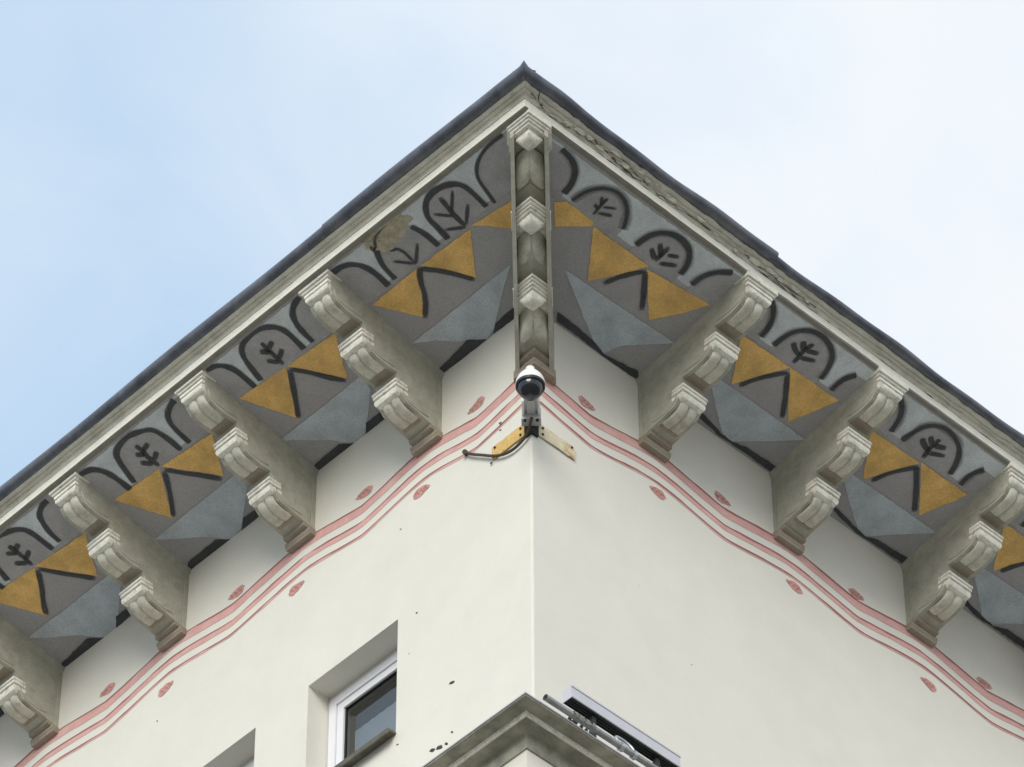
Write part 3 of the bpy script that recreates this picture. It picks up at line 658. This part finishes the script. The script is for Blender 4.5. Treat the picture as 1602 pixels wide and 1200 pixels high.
def make_bracket(mp, name):
    ch = mp is Mch
    hb = .0785 if not ch else .135; hbody = hb-.004
    body = BODY
    if ch:
        body = [(0,24.72),(.10,24.748)]
        for O, Zc in ((.405,24.94),(.70,25.18),(1.0,25.44)):
            body += [(O-.25,Zc-.195),(O-.205,Zc-.165),(O-.172,Zc-.11),(O-.155,Zc-.072),(O-.05,Zc-.066),(O-.05,Zc)]
        body += [(.955,25.455),(0,25.262)]
    if not ch: hbody = .099
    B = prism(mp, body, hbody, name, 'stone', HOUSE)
    if not ch:      # the flanks widen towards the soffit
        v = []
        for s in (-1, 1):
            v += [mp(s*.129,.975,25.452), mp(s*.129,0,25.257), mp(s*.124,0,25.235), mp(s*.124,.975,25.425), mp(s*.107,0,25.195), mp(s*.107,.965,25.37), mp(s*.0985,0,25.13), mp(s*.0985,.955,25.335)]
        f = []
        for k in (0, 8): f += [(k,k+1,k+2,k+3),(k+3,k+2,k+4,k+5),(k+5,k+4,k+6,k+7)]
        f += [(0,3,11,8),(3,5,13,11),(5,7,15,13),(1,2,10,9),(2,4,12,10),(4,6,14,12),(0,1,9,8),(6,7,15,14)]
        mesh('flare', v, f, 'stone', B)
    kw = 1.0 if not ch else 1.15; kc = .55
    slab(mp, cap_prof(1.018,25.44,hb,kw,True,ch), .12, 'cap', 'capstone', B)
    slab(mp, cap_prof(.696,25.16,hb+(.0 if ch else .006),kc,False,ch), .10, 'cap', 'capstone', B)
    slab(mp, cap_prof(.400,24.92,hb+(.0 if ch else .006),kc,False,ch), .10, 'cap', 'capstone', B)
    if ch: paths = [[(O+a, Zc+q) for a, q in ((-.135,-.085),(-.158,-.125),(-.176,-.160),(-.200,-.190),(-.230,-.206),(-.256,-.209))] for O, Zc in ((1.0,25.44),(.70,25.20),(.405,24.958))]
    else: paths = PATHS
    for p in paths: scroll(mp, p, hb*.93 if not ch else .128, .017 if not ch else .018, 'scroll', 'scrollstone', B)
    for (o, z) in ((.756,25.229),(.462,24.988),(.168,24.748)):   # undersides between the tiers; brown, with their shade put into the colour
        slab(mp, [(o-.006,z+.02,hb-.0055),(o-.006,z+.0015,hb-.0055)], .09, 'underside', 'brown', B)
    # plinth against the wall
    pw = .119 if not ch else .185
    slab(mp, [(.09,24.752,pw-.022),(.088,24.712,pw-.022),(.078,24.706,pw-.02)], .09, 'plinth', 'brown', B)
    slab(mp, [(.056,24.704,pw),(.054,24.678,pw),(.048,24.672,pw),(.046,24.653,pw-.003)], .05, 'plinth_foot', 'brown', B)
    slab(mp, [(.030,25.27,pw-.012),(.030,24.700,pw-.012)], .04, 'back_plate', 'stone', B)
    if not ch:
        for s in (-1, 1):
            for p in PATHS:
                mb = MB(); q = smooth_line([(p[0][0]-.01, p[0][1]+.05)]+[(a-.022, b+.035) for a, b in p[1:]]+[(p[-1][0]-.06, p[-1][1]+.04)], 2)
                mb.tube([(s*(hbody+.0005), -o, z) for o, z in q], .0055, 6); mb.build('side_bead', 'stone', B, smooth=True)
    else:
        for s in (-1, 1):      # long rails along both flanks
            for w0, w1, dz in ((.134,.150,.052),(.150,.166,.066)):
                line = [(.985,25.335+dz),(.70,25.085+dz),(.40,24.845+dz),(.075,24.655+dz)]
                v = []; f = []
                for o, z in line:
                    v += [mp(s*w0,o,z), mp(s*w1,o,z), mp(s*w1,o,z+.05), mp(s*w0,o,z+.05)]
                for i in range(3):
                    for j in range(4): f.append((i*4+j,i*4+(j+1)%4,(i+1)*4+(j+1)%4,(i+1)*4+j))
                f += [(0,1,2,3),(12,13,14,15)]
                mesh('flank_rail', v, f, 'capstone', B)
            v = [mp(s*.166,o,z) for o, z in ((.99,25.36),(.70,25.11),(.40,24.87),(.05,24.68))] + [mp(s*.166,.05,25.27), mp(s*.166,.99,25.455)]
            v2 = [mp(s*.13,o,z) for o, z in ((.99,25.36),(.70,25.11),(.40,24.87),(.05,24.68))] + [mp(s*.13,.05,25.27), mp(s*.13,.99,25.455)]
            mesh('flank', v+v2, [list(range(6)), list(range(6,12))]+[(i,(i+1)%6,6+(i+1)%6,6+i) for i in range(6)], 'stone', B)
        for (o, z) in ((.952,25.342),(.640,25.072),(.346,24.832)):   # pillow-shaped bosses under the caps
            a = .115; v = []; f = []; m = 8; ax, ay = -o+CO/2, -o-CO/2
            for i in range(m+1):
                for j in range(m+1):
                    x, y = i/m, j/m; e = (max(0,1-(2*x-1)**2)*max(0,1-(2*y-1)**2))**.35
                    v.append((ax+a*x, ay+a*y, z+.006-.036*e))
            for i in range(m):
                for j in range(m): f.append((i*(m+1)+j,(i+1)*(m+1)+j,(i+1)*(m+1)+j+1,i*(m+1)+j+1))
            b = len(v); v += [(ax,ay,z+.05),(ax+a,ay,z+.05),(ax+a,ay+a,z+.05),(ax,ay+a,z+.05)]
            f += [[b,b+1]+[i*(m+1) for i in range(m,-1,-1)], [b,b+3]+[j for j in range(m,-1,-1)]]
            mesh('boss', v, f, 'capstone', B, smooth=True, auto=45)
    return B
first = make_bracket(Mst, 'bracket')
for i, (side, t) in enumerate([('L', t) for t in BL]+[('R', t) for t in BR]):
    if i == 0: b = first
    else:
        b = first.copy(); link(b, HOUSE)
        for ch in [c for c in col.objects if c.parent is first]:
            c = ch.copy(); link(c, b)
    b.location = P(side, t, 0, 0); b.rotation_euler = (0, 0, (-pi/2 if side == 'L' else 0)+random.uniform(-.008,.008)); b.scale.x = random.uniform(.97,1.03)
cb = make_bracket(Mch, 'corner_bracket'); cb['label'] = 'chevron-shaped bracket on the corner with pillow bosses'

# ------------------------------------------------------------------ lower storey and ledge
LL, LR = .25, .225
def low(side_prof, name, mat, parent=HOUSE):
    """profile [(o, z)] mitred round the corner; left offsets are .03 larger"""
    v = []; f = []; n = len(side_prof)
    for k in range(3):
        for o, z in side_prof:
            oL, oR = o+.03, o-.015
            v.append((-oL, TW, z) if k == 0 else (-oL, -oR, z) if k == 1 else (TW, -oR, z))
    for k in range(2):
        for j in range(n-1): f.append((k*n+j,k*n+j+1,(k+1)*n+j+1,(k+1)*n+j))
    return mesh(name, v, f, mat, parent)
zt = 21.27
lw = low([(.29,0),(.29,zt-.175)], 'lower_wall', 'ledgelow')
LE = low([(.29,zt-.175),(.300,zt-.173),(.300,zt-.075),(.308,zt-.070),(.335,zt-.066),(.375,zt-.062),(.392,zt-.060)], 'ledge_moulding', 'ledge')
low([(.392,zt-.060),(.402,zt-.060),(.404,zt-.032),(.408,zt-.031)], 'ledge_fillet', 'capstone', LE)  # pale cap plaster here: the light this edge catches is put into colour
low([(.408,zt-.031),(.47,zt-.026),(.49,zt-.022),(.49,zt-.006)], 'ledge_slab', 'ledge', LE)
low([(.493,zt-.014),(.496,zt-.012),(.494,zt-.001),(.0,zt+.02)], 'ledge_flashing', 'zinc', LE)

# ------------------------------------------------------------------ things on the house
def tag(o, label, cat, group=None):
    o['label'] = label; o['category'] = cat
    if group: o['group'] = group
# surveillance camera
CX = Vector((-.248, -.250, 24.135))
S = empty('surveillance_camera', CX)
tag(S, 'white dome security camera with dark glass ball on the corner bracket arm', 'security camera')
def sub(mb, name, mat, smooth=True, auto=40, parent=None):
    o = mb.build(name, mat, None, smooth, auto)
    for v_ in o.data.vertices: v_.co -= CX
    o.parent = parent or S; return o
mb = MB(); mb.lathe(CX, [(.081*cos(a), -.086*sin(a)-.004) for a in [i*pi/2/14 for i in range(15)]], 40); sub(mb, 'dome', 'dome')
mb = MB(); mb.lathe(CX, [(.074,.0),(.078,-.008),(.084,-.012),(.090,-.006),(.090,.014),(.080,.016)], 40); sub(mb, 'dome_ring', 'black')
mb = MB(); mb.lathe(CX, [(.080,.014),(.089,.014),(.091,.022),(.088,.045),(.078,.072),(.060,.10),(.040,.125),(.030,.138),(.028,.16),(.0,.162)], 40); sub(mb, 'housing', 'white')
dg = Vector((1,1,0)).normalized(); px_ = Vector((1,-1,0)).normalized()
def dbox(a0, a1, w, z0, z1):
    m = MB(); v = []
    for z in (z0, z1):
        for a, s in ((a0,-w),(a0,w),(a1,w),(a1,-w)): v.append(-dg*a+px_*s+Vector((0,0,z)))
    m.add(v, [(0,1,2,3),(4,5,6,7),(0,1,5,4),(1,2,6,5),(2,3,7,6),(3,0,4,7)]); return m
sub(dbox(.05,.33,.026,24.178,24.255), 'arm', 'greyplastic', False)
m = dbox(.06,.30,.050,24.20,24.262); sub(m, 'arm_cover', 'white', False)
m = MB()
for s in (-1,1):
    q = dbox(.085,.20,.0065,24.168,24.25); q.v = [tuple(Vector(v)+px_*s*.048) for v in q.v]; m.add(q.v, q.f)
sub(m, 'arm_cheek', 'white', False)
sub(dbox(.018,.080,.060,24.14,24.235), 'wall_mount', 'greyplastic', False)
m = MB()
for s, zz in ((-.038,24.14),(.038,24.14)):
    p = -dg*.072+px_*s; m.lathe((p.x,p.y,zz), [(.009,0),(.009,-.012),(.0,-.012)], 10)
sub(m, 'mount_bolt', 'gasket', False)
# angle plate that carries it
AP = empty('corner_plate', (0,0,24.16)); tag(AP, 'weathered steel angle plate wrapped round the wall corner under the camera', 'metal plate')
def plate(side, t0, t1, name, mat):
    n = 12; top = [(t0+(t1-t0)*i/n, 24.213+random.uniform(-.003,.003)) for i in range(n+1)]; bot = [(t0+(t1-t0)*i/n, 24.107+random.uniform(-.003,.003)) for i in range(n+1)]
    v = [P(side,t,.004,z-24.16) for t,z in top+bot]+[P(side,t,.013,z-24.16) for t,z in top+bot]; k = n+1; f = []
    for i in range(n):
        f += [(i,i+1,k+i+1,k+i),(2*k+i,2*k+i+1,3*k+i+1,3*k+i),(i,i+1,2*k+i+1,2*k+i),(k+i,k+i+1,3*k+i+1,3*k+i)]
    f += [(0,k,3*k,2*k),(n,k+n,3*k+n,2*k+n)]
    o = mesh(name, v, f, mat, AP)
    for tt, zz in ((t0+.05,24.185),(t0+.05,24.13),(t1-.03,24.19)):
        m = MB(); m.tube([P(side,tt,.010,zz-24.16),P(side,tt,.022,zz-24.16)], .008, 8); m.build('plate_bolt', 'crack', AP)
plate('L', .03, .338, 'plate_wing', 'rusty'); plate('R', .03, .358, 'plate_wing', 'creamsteel')
m = MB(); v = []
for z in (24.085-24.16, 24.205-24.16):
    for x, y in ((-.018,.045),(-.018,-.018),(.045,-.018),(.045,-.002),(-.002,-.002),(-.002,.045)): v.append((x,y,z))
m.add(v, [list(range(6)), list(range(6,12))]+[(i,(i+1)%6,6+(i+1)%6,6+i) for i in range(6)]); m.build('corner_channel', 'gasket', AP)
# cable
cab = [(-.055,-.06,24.15),(-.05,-.045,24.12),(-.03,.0,24.08)] + [P('L',t,.022,z) for t,z in ((.06,24.055),(.131,24.040),(.20,24.052),(.27,24.085),(.34,24.135),(.42,24.205),(.502,24.270),(.565,24.335))] + [P('L',.585,.0,24.35)]
def smooth3(pts, it=2):
    for _ in range(it):
        q = [pts[0]]
        for a, b in zip(pts[:-1], pts[1:]):
            a, b = Vector(a), Vector(b); q += [a*.75+b*.25, a*.25+b*.75]
        pts = q+[pts[-1]]
    return pts
m = MB(); m.tube(smooth3([Vector(p)-Vector((-.055,-.06,24.15)) for p in cab]), .0095, 10)
CB = m.build('cable', 'cable', None, smooth=True); CB.location = (-.055,-.06,24.15); tag(CB, 'brown cable sagging from the security camera to the left wall', 'cable')
m = MB(); e = Vector(P('L',.575,.004,24.343))-Vector((-.055,-.06,24.15)); m.tube([e, e+Vector((-.03,-.012,-.01))], .017, 10); m.build('cable_gland', 'cable', CB, smooth=True, auto=40)
# little hooks left in the wall
for i, (t, z) in enumerate(((.275,24.385),(.355,24.092))):
    m = MB(); m.tube([P('L',0,0,0),P('L',.0,.010,0),P('L',-.006,.014,-.006),P('L',-.022,.012,-.010)], .004, 6); h = m.build('wall_hook', 'crack'); h.location = P('L',t,0,z)
    tag(h, ['small bent iron hook between the pink stripes left of the camera', 'small bent iron hook just under the cable by the yellow plate'][i], 'hook', 'iron hooks in the left wall')

# linear lamp standing over the ledge
ZB = 21.50
LA = empty('wall_washer_lamp', (.30,-.42,ZB)); tag(LA, 'long grey box lamp with black louvred underside above the lower ledge', 'lamp')
def lsub(m, name, mat):
    o = m.build(name, mat)
    for v_ in o.data.vertices: v_.co -= Vector((.30,-.42,ZB))
    o.parent = LA; return o
m = MB(); m.box('R', -.13, .735, .374, .452, ZB+.006, ZB+.088); lsub(m, 'lamp_body', 'lampbody')
m = MB(); m.box('R', -.134, .739, .447, .456, ZB+.080, ZB+.091); m.box('R', -.134, .739, .447, .456, ZB+.0, ZB+.008); m.box('R', -.134, -.13, .374, .447, ZB+.0, ZB+.091); lsub(m, 'lamp_rim', 'lampbody')
m = MB(); m.box('R', -.126, .731, .378, .446, ZB+.0, ZB+.005)
lsub(m, 'lamp_underside', 'lampdark')
for o in (.384, .402, .420, .436):
    m = MB(); m.box('R', -.124, .729, o, o+.006, ZB-.008, ZB-.0005); lsub(m, 'louvre', 'lampdark')
for t in (.05, .56):
    m = MB(); m.box('R', t, t+.03, .40, .43, zt+.004, ZB-.009); lsub(m, 'lamp_foot', 'lampdark')
# conduit along the ledge
PP = Vector((-.378,-.486,zt+.045))
m = MB(); m.tube([Vector((0,0,0)), Vector((1.2,0,.002)), Vector((2.6,.0,-.003)), Vector((4.2,0,0))], .020, 16, cap=False)
m.tube([Vector((.002,0,0)), Vector((4.2,0,0))], .015, 16, cap=False)
PI_ = m.build('pipe', 'pipe', None, smooth=True, auto=60); PI_.location = PP
tag(PI_, 'grey metal pipe lying along the edge of the lower ledge', 'pipe')
m = MB(); m.tube([Vector((.02,0,0)), Vector((.024,0,0))], .0149, 16); m.build('pipe_bore_shade', 'crack', PI_)  # dark disc across the hollow end, the shade inside painted as colour
for (x, w) in ((.21,.03),(.25,.035),(.30,.03),(.345,.03)):
    n = 14; v = []; f = []
    for k in range(2):
        for i in range(n+1):
            a = -2.4+i*4.4/n; r = .024+random.uniform(0,.004)+(.02*random.random() if i > n-3 else 0); v.append((x+w*k+random.uniform(-.006,.006), r*sin(a), r*cos(a)))
    f = [(i,i+1,n+2+i,n+1+i) for i in range(n)]
    mesh('tape_wrap', v, f, 'tape', PI_)
for x in (.60,.70):
    m = MB(); m.lathe((0,0,0), [(.021,-.012),(.028,-.012),(.028,.012),(.021,.012)], 16)
    o = m.build('pipe_clamp', 'zinc', PI_, smooth=True, auto=40); o.rotation_euler = (0,pi/2,0); o.location = (x,0,0)
m = MB(); m.tube(smooth3([Vector((.58,.0,.02)),Vector((.57,.02,.07)),Vector((.60,.03,.10)),Vector((.66,.03,.10)),Vector((.70,.01,.06)),Vector((.705,.0,.02))]), .009, 8); m.build('clamp_handle', 'zinc', PI_, smooth=True)
m = MB(); m.tube(smooth3([Vector((.62,.0,.02)),Vector((.64,.03,.05)),Vector((.69,.03,.06)),Vector((.75,.02,.05)),Vector((.78,.0,.02))]), .005, 8); m.build('clamp_wire', 'cable', PI_, smooth=True)
bpy.context.view_layer.update()
